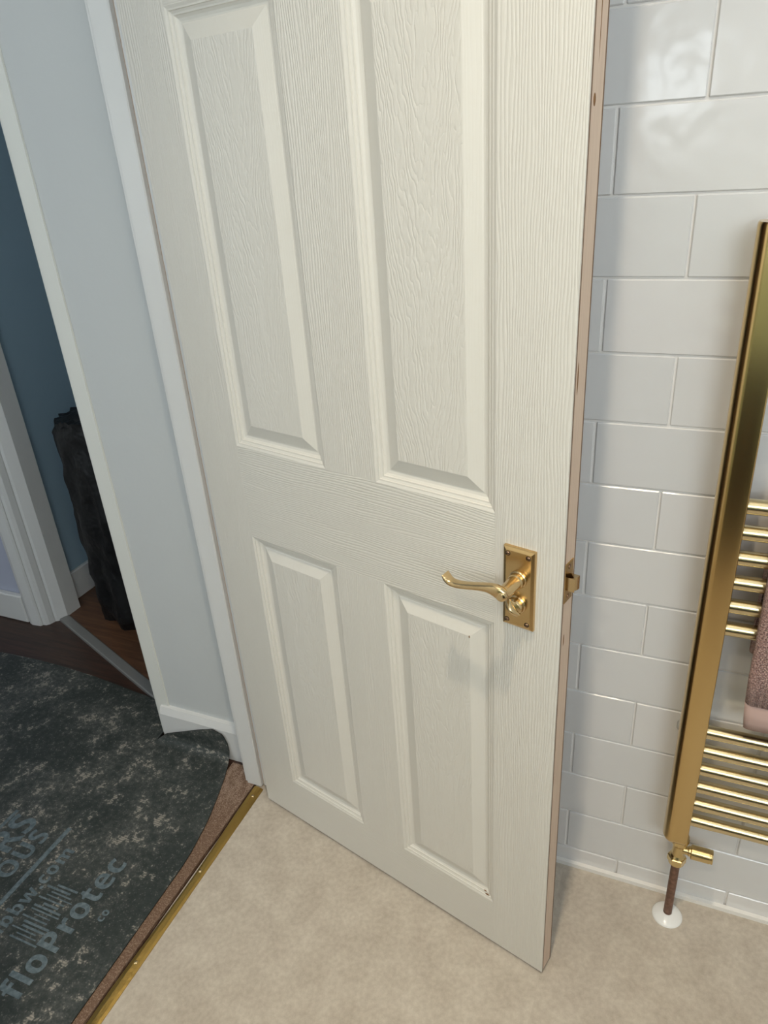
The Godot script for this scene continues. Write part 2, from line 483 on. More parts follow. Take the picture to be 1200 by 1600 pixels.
func make_door() -> void:
	var root := thing("door_1", "open white woodgrain moulded panel door with brass lever handle", "door", Vector3(-0.6709, 0, 0.0694), -0.2547, "structure")
	# timber core, showing on the edges
	obj("core", span(Vector3(0.0, DB, -0.032), Vector3(DW - 0.0002, DT, -0.0105), 0.0006), M.timber, root)
	obj("edge_lipping", span(Vector3(DW - 0.03, DB, -0.032), Vector3(DW, DT, -0.003), 0.0006), M.timber, root)
	obj("edge_lipping", span(Vector3(0.0, DB, -0.032), Vector3(0.03, DT, -0.003), 0.0006), M.timber, root)
	obj("skin_line", span(Vector3(DW - 0.004, DB, -0.0046), Vector3(DW + 0.0003, DT, -0.0024), 0.0), M.board_edge, root)
	obj("back_skin", span(Vector3(0.0, DB, -0.035), Vector3(DW, DT, -0.0318), 0.0006), M.board_edge, root)
	obj("bottom_edge", span(Vector3(0.0, DB - 0.0008, -0.034), Vector3(DW, DB + 0.002, -0.0012), 0.0002), M.board_edge, root)
	board("stile", Vector2(U[0], V[0]), Vector2(U[1], V[7]), false, Vector2(0.0, 0.0), root)
	board("stile", Vector2(U[4], V[0]), Vector2(U[5], V[7]), false, Vector2(0.098, 0.0), root)
	var rails := [[0, 1, 0.01], [2, 3, 0.015], [4, 5, 0.05], [6, 7, 0.06]]
	for r in rails:
		board("rail", Vector2(U[1], V[r[0]]), Vector2(U[4], V[r[1]]), true, Vector2(r[2], 0.7 * r[0] * 0.3 + 0.1), root)
	var rows := [[1, 2], [3, 4], [5, 6]]
	for r in rows:
		board("mullion", Vector2(U[2], V[r[0]]), Vector2(U[3], V[r[1]]), false, Vector2(0.05, V[r[0]] * 0.5), root)
		panel(Vector2(U[1], V[r[0]]), Vector2(U[2], V[r[1]]), Vector2(0.004, 0.03), root)
		panel(Vector2(U[3], V[r[0]]), Vector2(U[4], V[r[1]]), Vector2(0.012, 0.01), root)
	# knots and checks in the bare edge
	for k in [[1.375, 0.012, 0.003, 0.006], [1.10, 0.010, 0.0015, 0.02], [0.735, 0.012, 0.0014, 0.010], [1.46, 0.017, 0.0007, 0.055]]:
		obj("knot", lathe(begin(), [Vector2(0.0, 0.00035), Vector2(0.8, 0.0003), Vector2(1.0, 0.0)], Vector3.ZERO, Vector3.RIGHT, 10), M.knot, root, Vector3(DW, k[0], -k[1])).scale = Vector3(1, k[3] / 1.0, k[2] / 1.0)
	# chips and a smear in the paint
	for k in [[0.583, 0.1262, -0.0029, 0.0045, 0.0022], [0.578, 0.1302, -0.0049, 0.003, 0.0014], [0.5535, 0.6895, -0.0018, 0.0012, 0.0025]]:
		obj("paint_chip", lathe(begin(), [Vector2(0.0, 0.0006), Vector2(0.7, 0.0005), Vector2(1.0, 0.0)], Vector3.ZERO, Vector3(0, 0, 1), 9), M.knot, root, Vector3(k[0], k[1], k[2])).scale = Vector3(k[3], k[4], 1)
	make_handle(root)
	make_latch(root)

func make_handle(root: Node) -> void:
	# back plate, bevelled
	var st := begin()
	var lo := Vector2(0.6130, 0.7440)
	var hi := Vector2(0.6590, 0.8680)
	var pr := [Vector2(0, 0.0), Vector2(0, 0.0046), Vector2(0.0006, 0.0054), Vector2(0.0040, 0.0072), Vector2(0.0046, 0.0074)]
	rect_rings(st, lo, hi, pr, 1, 4)
	for s in [[lo.x, -1.0], [hi.x, 1.0]]:
		poly(st, [Vector3(s[0], lo.y, 0), Vector3(s[0], hi.y, 0), Vector3(s[0], hi.y, 0.0046), Vector3(s[0], lo.y, 0.0046)], Vector3(s[1], 0, 0))
	for s in [[lo.y, -1.0], [hi.y, 1.0]]:
		poly(st, [Vector3(lo.x, s[0], 0), Vector3(hi.x, s[0], 0), Vector3(hi.x, s[0], 0.0046), Vector3(lo.x, s[0], 0.0046)], Vector3(0, s[1], 0))
	var i := 0.0046
	poly(st, [Vector3(lo.x + i, lo.y + i, 0.0074), Vector3(hi.x - i, lo.y + i, 0.0074), Vector3(hi.x - i, hi.y - i, 0.0074), Vector3(lo.x + i, hi.y - i, 0.0074)], Vector3(0, 0, 1))
	var plate := obj("handle_plate", st, M.satin_brass, root)
	# four slotted screws
	for s in [[0.6205, 0.8585, 0.4], [0.6505, 0.8585, -0.5], [0.6205, 0.7535, 0.8], [0.6505, 0.7535, 0.1]]:
		var at := Vector3(s[0], s[1], 0.0073)
		obj("screw_recess", lathe(begin(), [Vector2(0.0, 0.0004), Vector2(0.0036, 0.0004), Vector2(0.0038, 0.0)], at, Vector3(0, 0, 1), 20), M.slot, plate)
		obj("screw", lathe(begin(), [Vector2(0.0031, 0.0), Vector2(0.0030, 0.0006), Vector2(0.0021, 0.0015), Vector2(0.0, 0.0018)], at, Vector3(0, 0, 1), 20), M.screw, plate)
		var sl := MeshInstance3D.new()
		var bs := span(Vector3(-0.0026, -0.00035, 0.0012), Vector3(0.0026, 0.00035, 0.0021), 0.0)
		bs.generate_normals()
		sl.mesh = bs.commit()
		sl.material_override = M.slot
		sl.name = "screw_slot"
		sl.position = at
		sl.rotation.z = s[2]
		plate.add_child(sl, true)
	# neck of the lever
	var c := Vector3(0.6362, 0.8225, 0.0070)
	obj("neck", lathe(begin(), crisp([Vector2(0.0128, 0.0), Vector2(0.0128, 0.0018), Vector2(0.0116, 0.0030), Vector2(0.0104, 0.0032), Vector2(0.0104, 0.0045), Vector2(0.0114, 0.0052), Vector2(0.0112, 0.0085), Vector2(0.0100, 0.0110), Vector2(0.0094, 0.022), Vector2(0.0090, 0.038), Vector2(0.0088, 0.045), Vector2(0.0076, 0.0490), Vector2(0.0050, 0.0505)]), c, Vector3(0, 0, 1), 32), M.polished_brass, plate)
	# lever: swept, flattened, with a scrolled tip
	var path := [Vector3(0.6450, 0.8215, 0.0505), Vector3(0.6405, 0.8225, 0.0508), Vector3(0.6330, 0.8252, 0.0515), Vector3(0.6260, 0.8275, 0.0520), Vector3(0.6140, 0.8277, 0.0525), Vector3(0.5970, 0.8240, 0.0530), Vector3(0.5800, 0.8200, 0.0535), Vector3(0.5670, 0.8183, 0.0535), Vector3(0.5590, 0.8198, 0.0535), Vector3(0.5535, 0.8240, 0.0530), Vector3(0.5500, 0.8285, 0.0520)]
	var hw := [Vector2(0.0020, 0.0030), Vector2(0.0075, 0.0050), Vector2(0.0098, 0.0062), Vector2(0.0085, 0.0064), Vector2(0.0056, 0.0064), Vector2(0.0046, 0.0062), Vector2(0.0045, 0.0064), Vector2(0.0046, 0.0068), Vector2(0.0044, 0.0074), Vector2(0.0038, 0.0080), Vector2(0.0014, 0.0078)]
	var cv := Curve3D.new()
	for k in path.size():
		var t: Vector3 = (path[mini(k + 1, path.size() - 1)] - path[maxi(k - 1, 0)]) / 6.0
		cv.add_point(path[k], -t, t)
	var rings := []
	var steps := 40
	for k in steps + 1:
		var f := float(k) / steps * (path.size() - 1)
		var i0 := mini(int(f), path.size() - 2)
		var p: Vector3 = cv.sample(i0, f - i0)
		var q: Vector3 = cv.sample(mini(int(minf(f + 0.05, path.size() - 1.001)), path.size() - 2), fposmod(minf(f + 0.05, path.size() - 1.001), 1.0))
		var q0: Vector3 = cv.sample(int(maxf(f - 0.05, 0.0)), fposmod(maxf(f - 0.05, 0.0), 1.0))
		var t := (q - q0).normalized()
		var up := Vector3(-t.y, t.x, 0).normalized()
		var side := Vector3(0, 0, 1)
		var w: Vector2 = hw[i0].lerp(hw[i0 + 1], f - i0)
		var r := []
		for j in 20:
			var a := TAU * j / 20.0
			var ca := signf(cos(a)) * pow(absf(cos(a)), 0.72)
			var sa := signf(sin(a)) * pow(absf(sin(a)), 0.72)
			r.append(p + up * (w.x * sa) + side * (w.y * ca))
		rings.append(r)
	obj("lever", loft(begin(), rings), M.polished_brass, plate)
	# privacy turn
	var tc := Vector3(0.6350, 0.7830, 0.0070)
	obj("turn_rose", lathe(begin(), crisp([Vector2(0.0142, 0.0), Vector2(0.0142, 0.0025), Vector2(0.0125, 0.0040), Vector2(0.0120, 0.0090), Vector2(0.0105, 0.0115), Vector2(0.0060, 0.0128), Vector2(0.0, 0.0130)]), tc, Vector3(0, 0, 1), 32), M.polished_brass, plate)
	var grip := MeshInstance3D.new()
	var gr := []
	for k in 9:
		var f := k / 8.0
		var s := sin(PI * clampf(0.08 + f * 0.84, 0.0, 1.0))
		var r := []
		for j in 16:
			var a := TAU * j / 16.0
			r.append(Vector3((f - 0.5) * 0.0255, sin(a) * 0.0042, 0.0115 + cos(a) * 0.0095 * s))
		gr.append(r)
	var gs := loft(begin(), gr)
	gs.generate_normals()
	grip.mesh = gs.commit()
	grip.material_override = M.polished_brass
	grip.name = "turn_grip"
	grip.position = tc
	grip.rotation.z = deg_to_rad(-52)
	plate.add_child(grip, true)

func make_latch(root: Node) -> void:
	var lp := obj("latch_plate", span(Vector3(DW - 0.002, 0.797, -0.0285), Vector3(DW + 0.0009, 0.857, -0.0045), 0.0006), M.satin_brass, root)
	for y in [0.8495, 0.8045]:
		obj("screw", lathe(begin(), [Vector2(0.0034, 0.0), Vector2(0.0032, 0.0006), Vector2(0.0, 0.0012)], Vector3(DW + 0.0008, y, -0.0165), Vector3.RIGHT, 16), M.screw, lp)
	# rounded, bevelled spring bolt
	var st := begin()
	var prof := []
	for k in 9:
		var a := PI * 0.5 * k / 8.0
		prof.append(Vector2(DW + 0.0005 + 0.0125 * sin(a), -0.0095 - 0.013 * (1.0 - cos(a))))
	prof.append(Vector2(DW + 0.0005, -0.0225))
	prof.reverse()
	prof.append(Vector2(DW + 0.012, -0.0095))
	var rings := []
	for y in [0.8165, 0.8170, 0.8360, 0.8365]:
		var r := []
		for q in prof:
			r.append(Vector3(q.x, y, q.y))
		rings.append(r)
	obj("latch_bolt", loft(st, rings, true, false), M.polished_brass, lp)

# ---------------------------------------------------------------- setting
func make_setting() -> void:
	# tiled back wall
	var wall := solid("wall_back", span(Vector3(-0.70, 0.0, -0.12), Vector3(1.40, 2.36, -0.0035), 0.0), M.grout, "white glossy rectangular tiled wall behind the door and towel rail", "wall")
	var TH := 0.102
	var TW := 0.2012
	var y13 := 0.0463
	var full := []
	for k in 3:
		var st := cbox(begin(), Vector3.ZERO, Vector3(TW - 0.0030, TH - 0.0030, 0.008), 0.0014)
		st.generate_normals()
		full.append(st.commit())
	for row in range(-1, 23):
		var y0 := maxf(y13 + row * TH, 0.0)
		var y1 := minf(y13 + (row + 1) * TH, 2.36)
		# rows counted from the floor: the cut row has its joints half a tile over
		var off := 0.5 * TW if posmod(row, 2) == 1 else 0.0
		var n0 := int(floor((-0.70 - off) / TW))
		for k in range(n0, n0 + 12):
			var x0 := maxf(off + k * TW, -0.70)
			var x1 := minf(off + (k + 1) * TW, 1.40)
			if x1 - x0 < 0.012: continue
			var m: Mesh
			var cx := (x0 + x1) / 2.0
			var cy := (y0 + y1) / 2.0
			if x1 - x0 > TW - 0.001 and y1 - y0 > TH - 0.001:
				m = full[rng.randi() % 3]
			else:
				var st := cbox(begin(), Vector3.ZERO, Vector3(x1 - x0 - 0.0030, y1 - y0 - 0.0030, 0.008), 0.0014)
				st.generate_normals()
				m = st.commit()
			var o := obj("tile", m, M["tile%d" % (rng.randi() % 3)], wall, Vector3(cx, cy, -0.0045 + rng.randf_range(-0.0004, 0.0004)))
			o.rotation = Vector3(rng.randf_range(-0.004, 0.004), rng.randf_range(-0.003, 0.003), rng.randf_range(-0.0012, 0.0012))
	solid("trim_1", prism([Vector2(-0.70, 0.0), Vector2(1.40, 0.0), Vector2(1.40, 0.0085), Vector2(-0.70, 0.0085)], 0.0, 0.0095), M.sealant, "white sealant bead along the foot of the tiled wall", "sealant")
	# bathroom shell
	solid("floor", prism([Vector2(-0.722, -0.12), Vector2(1.50, -0.12), Vector2(1.50, 2.10), Vector2(-0.722, 2.10)], -0.06, 0.0), M.vinyl, "mottled beige vinyl floor under the open door", "floor")
	solid("wall_right", span(Vector3(1.40, 0, -0.12), Vector3(1.50, 2.36, 2.10), 0.0), M.room_wall, "plain pale wall on the right, past the towel rail", "wall")
	var wf := solid("wall_front", span(Vector3(-0.80, 0, 2.0), Vector3(1.40, 1.30, 2.1), 0.0), M.sage_wall, "pale green wall facing the tiles, with two frosted windows", "wall")
	obj("wall_panel", span(Vector3(-0.80, 1.30, 2.0), Vector3(-0.30, 2.36, 2.1), 0.0), M.room_wall, wf)
	obj("wall_panel", span(Vector3(-0.30, 1.60, 2.0), Vector3(0.12, 2.36, 2.1), 0.0), M.room_wall, wf)
	obj("wall_panel", span(Vector3(0.12, 1.30, 2.0), Vector3(0.36, 2.36, 2.1), 0.0), M.room_wall, wf)
	obj("wall_panel", span(Vector3(1.36, 1.30, 2.0), Vector3(1.40, 2.36, 2.1), 0.0), M.room_wall, wf)
	obj("wall_panel", span(Vector3(0.36, 2.20, 2.0), Vector3(1.36, 2.36, 2.1), 0.0), M.room_wall, wf)
	window("window_1", Vector3(0.86, 1.30, 2.0), 0.0, 1.00, 0.90, "tall frosted window on the right of the wall facing the tiles")
	window("window_3", Vector3(-0.09, 1.30, 2.0), 0.0, 0.42, 0.30, "small frosted vent window in the wall facing the tiles")
	var wl := solid("wall_left", span(Vector3(-0.80, 0, 0.83), Vector3(-0.70, 2.36, 2.0), 0.0), M.room_wall, "plain pale wall holding the doorway", "wall")
	obj("lintel", span(Vector3(-0.80, 2.02, 0.0), Vector3(-0.70, 2.36, 0.83), 0.0), M.room_wall, wl)
	solid("ceiling", span(Vector3(-3.1, 2.36, -1.4), Vector3(1.5, 2.46, 2.1), 0.0), M.room_wall, "flat white ceiling over bathroom and hall", "ceiling")

	# stub of wall beyond the hinge side, with its skirting and corner trim
	solid("wall_stub", span(Vector3(-1.048, -0.004, -1.30), Vector3(-0.70, 2.36, -0.030), 0.0), M.plaster, "white plastered strip of wall beside the door frame", "wall")
	var ct := solid("trim_2", prism(round_plan(-1.054, -1.008, -0.13, -0.0255, 0.010), -0.004, 2.36), M.trim_white, "bright white corner post on the outer end of the plastered strip", "trim")
	ct.position = Vector3.ZERO
	var sk := begin()
	var spr := [Vector2(-0.030, -0.004), Vector2(-0.012, -0.004), Vector2(-0.012, 0.088), Vector2(-0.0145, 0.094), Vector2(-0.020, 0.1055), Vector2(-0.030, 0.107)]
	var r0 := []
	var r1 := []
	for q in spr:
		r0.append(Vector3(-1.030, q.y, q.x))
		r1.append(Vector3(-0.754, q.y, q.x))
	loft(sk, [r0, r1], true, false)
	solid("baseboard_stub", sk, M.gloss_white, "short white skirting board behind the curled corner of black sheet", "skirting")
	# hinge-side door lining
	var fr := thing("trim_3", "white painted door frame post on the hinge side", "door frame", Vector3.ZERO, 0.0, "structure")
	obj("lining", span(Vector3(-0.7455, 0.002, -0.035), Vector3(-0.7060, 2.02, 0.0440), 0.002), M.gloss_white, fr)
	obj("stop_bead", span(Vector3(-0.7535, 0.002, -0.035), Vector3(-0.7452, 2.02, 0.0395), 0.002), M.gloss_white, fr)
	obj("rebate", span(Vector3(-0.7062, 0.004, -0.035), Vector3(-0.6985, 2.02, 0.0340), 0.0008), M.timber, fr)
	obj("hinge_bead", span(Vector3(-0.6985, 0.010, 0.0), Vector3(-0.6790, 2.02, 0.0430), 0.002), M.gloss_white, fr)
	obj("head", span(Vector3(-0.7535, 1.99, 0.0441), Vector3(-0.7060, 2.02, 0.80), 0.002), M.gloss_white, fr)
	obj("lining", span(Vector3(-0.7535, 0.002, 0.80), Vector3(-0.7060, 2.02, 0.83), 0.002), M.gloss_white, fr)

	# hall
	solid("floor_hall", prism([Vector2(-3.1, -1.40), Vector2(-0.722, -1.40), Vector2(-0.722, 2.10), Vector2(-3.1, 2.10)], -0.06, -0.004), M.dark_wood, "dark brown timber floor of the hall past the black sheet", "floor")
	solid("wall_hall_back", span(Vector3(-3.1, -0.004, -0.43), Vector3(-1.815, 2.36, -0.325), 0.0), M.lilac_wall, "dim pale wall at the far left beyond the second door frame", "wall")
	solid("wall_hall_left", span(Vector3(-3.1, -0.004, -0.325), Vector3(-3.0, 2.36, 2.10), 0.0), M.room_wall, "plain wall at the end of the hall", "wall")
	var hf := solid("wall_hall_front", span(Vector3(-3.0, -0.004, 2.0), Vector3(-0.80, 0.9, 2.1), 0.0), M.room_wall, "plain hall wall with a daylight window", "wall")
	obj("wall_panel", span(Vector3(-3.0, 0.9, 2.0), Vector3(-2.35, 2.36, 2.1), 0.0), M.room_wall, hf)
	obj("wall_panel", span(Vector3(-1.25, 0.9, 2.0), Vector3(-0.80, 2.36, 2.1), 0.0), M.room_wall, hf)
	obj("wall_panel", span(Vector3(-2.35, 2.0, 2.0), Vector3(-1.25, 2.36, 2.1), 0.0), M.room_wall, hf)
	window("window_2", Vector3(-1.80, 0.9, 2.0), 0.0, 1.10, 1.10, "daylight window in the hall wall")
	solid("baseboard_hall", span(Vector3(-3.0, -0.004, -0.325), Vector3(-1.826, 0.10, -0.304), 0.004), M.gloss_white, "white skirting at the far left, ending at the second door frame", "skirting")
	# room beyond the second doorway
	solid("wall_closet_left", span(Vector3(-1.90, -0.004, -1.30), Vector3(-1.775, 2.36, -0.43), 0.0), M.blue_wall, "dim blue painted wall behind the black sack", "wall")
	solid("wall_closet_back", span(Vector3(-1.90, -0.004, -1.40), Vector3(-0.70, 2.36, -1.30), 0.0), M.blue_wall, "dim blue end wall deep behind the black sack", "wall")
	solid("baseboard_closet", span(Vector3(-1.775, 0.002, -1.30), Vector3(-1.760, 0.105, -0.432), 0.003), M.gloss_white, "white skirting under the blue wall beside the black sack", "skirting")
	solid("floor_closet", prism([Vector2(-1.775, -0.395), Vector2(-1.048, -0.115), Vector2(-1.048, -1.30), Vector2(-1.775, -1.30)], -0.004, 0.002), M.orange_wood, "orange brown timber floor under the black sack", "floor")
	var f2 := thing("trim_4", "white door frame at the far left beside the blue wall", "door frame", Vector3.ZERO, 0.0, "structure")
	obj("architrave", prism([Vector2(-1.824, -0.316), Vector2(-1.820, -0.306), Vector2(-1.804, -0.301), Vector2(-1.772, -0.304), Vector2(-1.768, -0.309), Vector2(-1.768, -0.43), Vector2(-1.824, -0.43)], -0.004, 2.36), M.gloss_white, f2)
	obj("stop_bead", prism([Vector2(-1.7672, -0.312), Vector2(-1.756, -0.314), Vector2(-1.748, -0.322), Vector2(-1.743, -0.338), Vector2(-1.743, -0.43), Vector2(-1.7672, -0.43)], -0.004, 2.36), M.gloss_white, f2)
	obj("lining", prism([Vector2(-1.7425, -0.342), Vector2(-1.735, -0.346), Vector2(-1.716, -0.372), Vector2(-1.716, -0.43), Vector2(-1.7425, -0.43)], -0.004, 2.36), M.gloss_white, f2)
	# grey metal bar between the two timber floors
	var a := Vector2(-1.722, -0.362)
	var b := Vector2(-1.056, -0.105)
	var w := (b - a).normalized().orthogonal() * 0.017
	var bar := begin()
	var up := Vector3(0, 1, 0)
	var rr := []
	for e in [a, b]:
		var r := []
		for q in [[-1.0, -0.0038], [-0.95, 0.0035], [-0.75, 0.0055], [0.75, 0.0055], [0.95, 0.0035], [1.0, -0.0038]]:
			r.append(Vector3(e.x + w.x * q[0], q[1], e.y + w.y * q[0]))
		rr.append(r)
	loft(bar, rr, true, false)
	solid("trim_5", bar, M.steel, "slanting grey metal threshold bar between dark and orange timber floors", "threshold")

func round_plan(x0: float, x1: float, z0: float, z1: float, r: float) -> Array:
	var p := [Vector2(x1, z0), Vector2(x1, z1)]
	for k in 7:
		var t := PI / 2.0 * k / 6.0
		p.append(Vector2(x0 + r - r * sin(t), z1 - r + r * cos(t)))
	p.append(Vector2(x0, z0))
	return p

func window(called: String, at: Vector3, turn: float, w: float, h: float, label: String) -> void:
	# `at` is the middle of the sill line on the room side; the outside lies towards local +z
	var o := thing(called, label, "window", at, turn, "structure")
	var t := 0.045
	var x := w / 2.0
	obj("frame", span(Vector3(-x, 0, 0.02), Vector3(x, t, 0.1), 0.003), M.trim_white, o)
	obj("frame", span(Vector3(-x, h - t, 0.02), Vector3(x, h, 0.1), 0.003), M.trim_white, o)
	obj("frame", span(Vector3(-x, t, 0.02), Vector3(-x + t, h - t, 0.1), 0.003), M.trim_white, o)
	obj("frame", span(Vector3(x - t, t, 0.02), Vector3(x, h - t, 0.1), 0.003), M.trim_white, o)
	obj("pane", span(Vector3(-x + t, t, 0.055), Vector3(x - t, h - t, 0.065), 0.0), M.pane, o)

func downlight(x: float, z: float, label: String) -> void:
	var d := thing("ceiling_downlight", label, "light", Vector3(x, 2.36, z), 0.0, "", "ceiling downlights")
	obj("trim_ring", lathe(begin(), crisp([Vector2(0.043, 0.0), Vector2(0.043, 0.004), Vector2(0.032, 0.006), Vector2(0.032, 0.001)]), Vector3.ZERO, Vector3.DOWN, 32), M.white_plastic, d)
	obj("lamp_lens", lathe(begin(), [Vector2(0.031, 0.0), Vector2(0.031, 0.0045), Vector2(0.0, 0.0065)], Vector3.ZERO, Vector3.DOWN, 24), M.lens, d)
	var l := SpotLight3D.new()
	l.name = "lamp"
	l.light_color = Color(1.0, 0.93, 0.82)
	l.light_energy = LAMP_ENERGY
	l.light_size = 0.020
	l.spot_angle = 54.0
	l.spot_angle_attenuation = 1.0
	l.spot_range = 8.0
	l.spot_attenuation = 2.0
	l.shadow_enabled = true
	l.position = Vector3(0, -0.012, 0)
	l.rotation.x = -PI / 2.0
	d.add_child(l)

func daylight(at: Vector3, turn: float, size: Vector2, energy: float) -> void:
	var l := AreaLight3D.new()
	l.name = numbered("daylight")
	l.area_size = size
	l.light_energy = energy
	l.light_color = Color(0.93, 0.97, 1.0)
	l.shadow_enabled = true
	l.area_range = 9.0
	l.position = at            # shines along its own -z
	l.rotation.y = turn
	add_child(l)

# ---------------------------------------------------------------- hall floor things
func make_hall_things() -> void:
	# brown board and brass strip in the doorway
	var bst := begin()
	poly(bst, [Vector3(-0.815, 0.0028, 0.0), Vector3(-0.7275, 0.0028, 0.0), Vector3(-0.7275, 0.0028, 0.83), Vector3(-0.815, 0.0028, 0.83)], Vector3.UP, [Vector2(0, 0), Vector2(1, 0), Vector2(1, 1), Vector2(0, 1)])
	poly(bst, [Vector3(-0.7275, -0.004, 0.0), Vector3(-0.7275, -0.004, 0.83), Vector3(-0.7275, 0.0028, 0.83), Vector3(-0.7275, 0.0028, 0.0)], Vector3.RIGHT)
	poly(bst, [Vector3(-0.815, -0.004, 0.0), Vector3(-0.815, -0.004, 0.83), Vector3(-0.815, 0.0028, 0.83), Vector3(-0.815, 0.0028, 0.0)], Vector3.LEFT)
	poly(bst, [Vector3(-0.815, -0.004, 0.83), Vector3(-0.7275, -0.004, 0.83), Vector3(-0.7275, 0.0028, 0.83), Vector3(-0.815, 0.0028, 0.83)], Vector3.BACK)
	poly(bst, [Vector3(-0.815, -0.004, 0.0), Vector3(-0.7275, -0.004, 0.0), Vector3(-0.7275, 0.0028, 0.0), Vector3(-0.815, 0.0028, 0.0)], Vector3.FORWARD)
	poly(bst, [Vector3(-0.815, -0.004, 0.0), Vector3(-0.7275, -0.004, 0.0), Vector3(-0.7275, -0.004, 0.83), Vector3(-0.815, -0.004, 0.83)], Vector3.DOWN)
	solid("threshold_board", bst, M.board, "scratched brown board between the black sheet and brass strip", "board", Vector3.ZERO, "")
	var strip := thing("threshold_strip", "brass threshold strip edging the beige bathroom floor", "threshold strip")
	var rr := []
	for k in 25:
		var z := 0.048 + (0.80 - 0.048) * k / 24.0
		var lift := 0.0014 * sin(k * 0.55) + 0.001
		var bow := 0.0045 * sin(PI * clampf((z - 0.07) / 0.5, 0.0, 1.0)) - 0.002
		var r := []
		for q in [[-0.7205 + bow, 0.0002], [-0.7203 + bow, 0.0030 + lift], [-0.7190 + bow, 0.0042 + lift], [-0.7130, 0.0050 + lift * 0.5], [-0.7040, 0.0032], [-0.6990, 0.0012], [-0.6990, 0.0002]]:
			r.append(Vector3(q[0], q[1], z))
		rr.append(r)
	obj("strip", loft(begin(), rr, true, false), M.strip_brass, strip)
	for z in [0.0755, 0.2855, 0.4911, 0.700]:
		obj("pin", lathe(begin(), [Vector2(0.0040, 0.0), Vector2(0.0034, 0.0012), Vector2(0.0, 0.0020)], Vector3(-0.7105, 0.0046, z), Vector3.UP, 14), M.polished_brass, strip)

	# black protection sheet with one corner curled up the skirting
	var sheet := thing("floor_protection_sheet", "dusty black printed floor protection sheet with its corner curled against the skirting", "floor protection")
	var th := 0.0025
	var xs := []
	for k in 12: xs.append(lerpf(-2.0, -1.075, k / 11.0))
	xs.append(-1.058)
	for k in 34: xs.append(lerpf(-1.044, -0.74, k / 33.0))
	var right := func(z: float) -> float:
		var zs := [-0.05, 0.0, 0.05, 0.10, 0.17, 0.27, 0.60, 1.4]
		var vs := [-0.830, -0.826, -0.806, -0.790, -0.770, -0.7535, -0.747, -0.742]
		for i in 7:
			if z <= zs[i + 1]: return lerpf(vs[i], vs[i + 1], clampf((z - zs[i]) / (zs[i + 1] - zs[i]), 0.0, 1.0))
		return -0.742
	var flap := func(x: float) -> float:
		var hx := [-1.044, -1.02, -0.90, -0.865, -0.835, -0.826]
		var hy := [0.004, 0.024, 0.074, 0.086, 0.076, 0.050]
		for i in 5:
			if x <= hx[i + 1]: return lerpf(hy[i], hy[i + 1], clampf((x - hx[i]) / (hx[i + 1] - hx[i]), 0.0, 1.0))
		return 0.055
	var rows := 64
	var at := func(i: int, j: int) -> Vector3:
		# j = 0 at the far end, rows at the near end; arc length along the sheet
		var x: float = xs[i]
		var f := float(j) / rows
		var base := 0.0035
		if x < -1.05:
			var zz := lerpf(-0.135 + 0.02 * sin(x * 5.0), 1.32, f)
			return Vector3(x, base, zz)
		# curled part: radius 30 mm, then up the skirting
		var rad := 0.028
		var h: float = flap.call(-1.044 + (x + 1.044) / (-0.74 + 1.044) * (-0.826 + 1.044))
		var zw := -0.0085
		var quarter := rad * PI / 2.0
		var L_up := maxf(h - rad, 0.0)
		var turn := acos(clampf(1.0 - h / rad, 0.0, 1.0)) if h < rad else PI / 2.0
		var top := L_up + rad * turn
		# the curl is sampled more densely than the flat
		var s := -top + (top + 0.06) * minf(f / 0.4, 1.0) + maxf(f - 0.4, 0.0) / 0.6 * (1.32 - (zw + rad) - 0.06)
		if s >= 0.0:
			return Vector3(x, base, zw + rad + s)
		var t := -s / rad
		if t <= PI / 2.0:
			return Vector3(x, base + rad * (1.0 - cos(t)), zw + rad - rad * sin(t))
		return Vector3(x, base + rad + (-s - quarter), zw + 0.0)
	var P := []
	for i in xs.size():
		var col := []
		for j in rows + 1:
			var p: Vector3 = at.call(i, j)
			var lim: float = right.call(p.z)
			# squeeze the last columns so that the free edge follows its curve
			if p.x > -1.05:
				p.x = lerpf(-1.044, lim, (p.x + 1.044) / (-0.74 + 1.044))
			col.append(p)
		P.append(col)
	var N := []
	for i in xs.size():
		var col := []
		for j in rows + 1:
			var du: Vector3 = P[mini(i + 1, xs.size() - 1)][j] - P[maxi(i - 1, 0)][j]
			var dv: Vector3 = P[i][mini(j + 1, rows)] - P[i][maxi(j - 1, 0)]
			var n := dv.cross(du).normalized()
			if n.length() < 0.5: n = Vector3.UP
			col.append(n)
		N.append(col)
	var st := begin()
	var sd := begin()
	for i in xs.size() - 1:
		for j in rows:
			var ids := [[i, j], [i + 1, j], [i + 1, j + 1], [i, j + 1]]
			var T := []
			var B := []
			var UVS := []
			for e in ids:
				var p: Vector3 = P[e[0]][e[1]]
				T.append(p + N[e[0]][e[1]] * th)
				B.append(p)
				UVS.append(Vector2((p.x + 2.0) / 1.3, (p.z + 0.15 - p.y) / 1.5))
			st.set_smooth_group(0)
			for q in [0, 1, 2, 0, 2, 3]: vtx(st, T[q], UVS[q])
			for q in [0, 2, 1, 0, 3, 2]: vtx(st, B[q], UVS[q])
			for e in [[i == 0, 3, 0, Vector3.LEFT], [i == xs.size() - 2, 1, 2, Vector3.RIGHT], [j == 0, 0, 1, Vector3.FORWARD], [j == rows - 1, 2, 3, Vector3.BACK]]:
				if e[0]:
					poly(sd, [B[e[1]], B[e[2]], T[e[2]], T[e[1]]], e[3])
	obj("sheet", st, M.sheet, sheet)
	obj("sheet_edge", sd, M.sheet_edge, sheet)
	# print on the sheet: reads towards -z, letters stand towards -x
	var font := SystemFont.new()
	font.font_names = PackedStringArray(["Droid Sans"])
	font.font_weight = 700
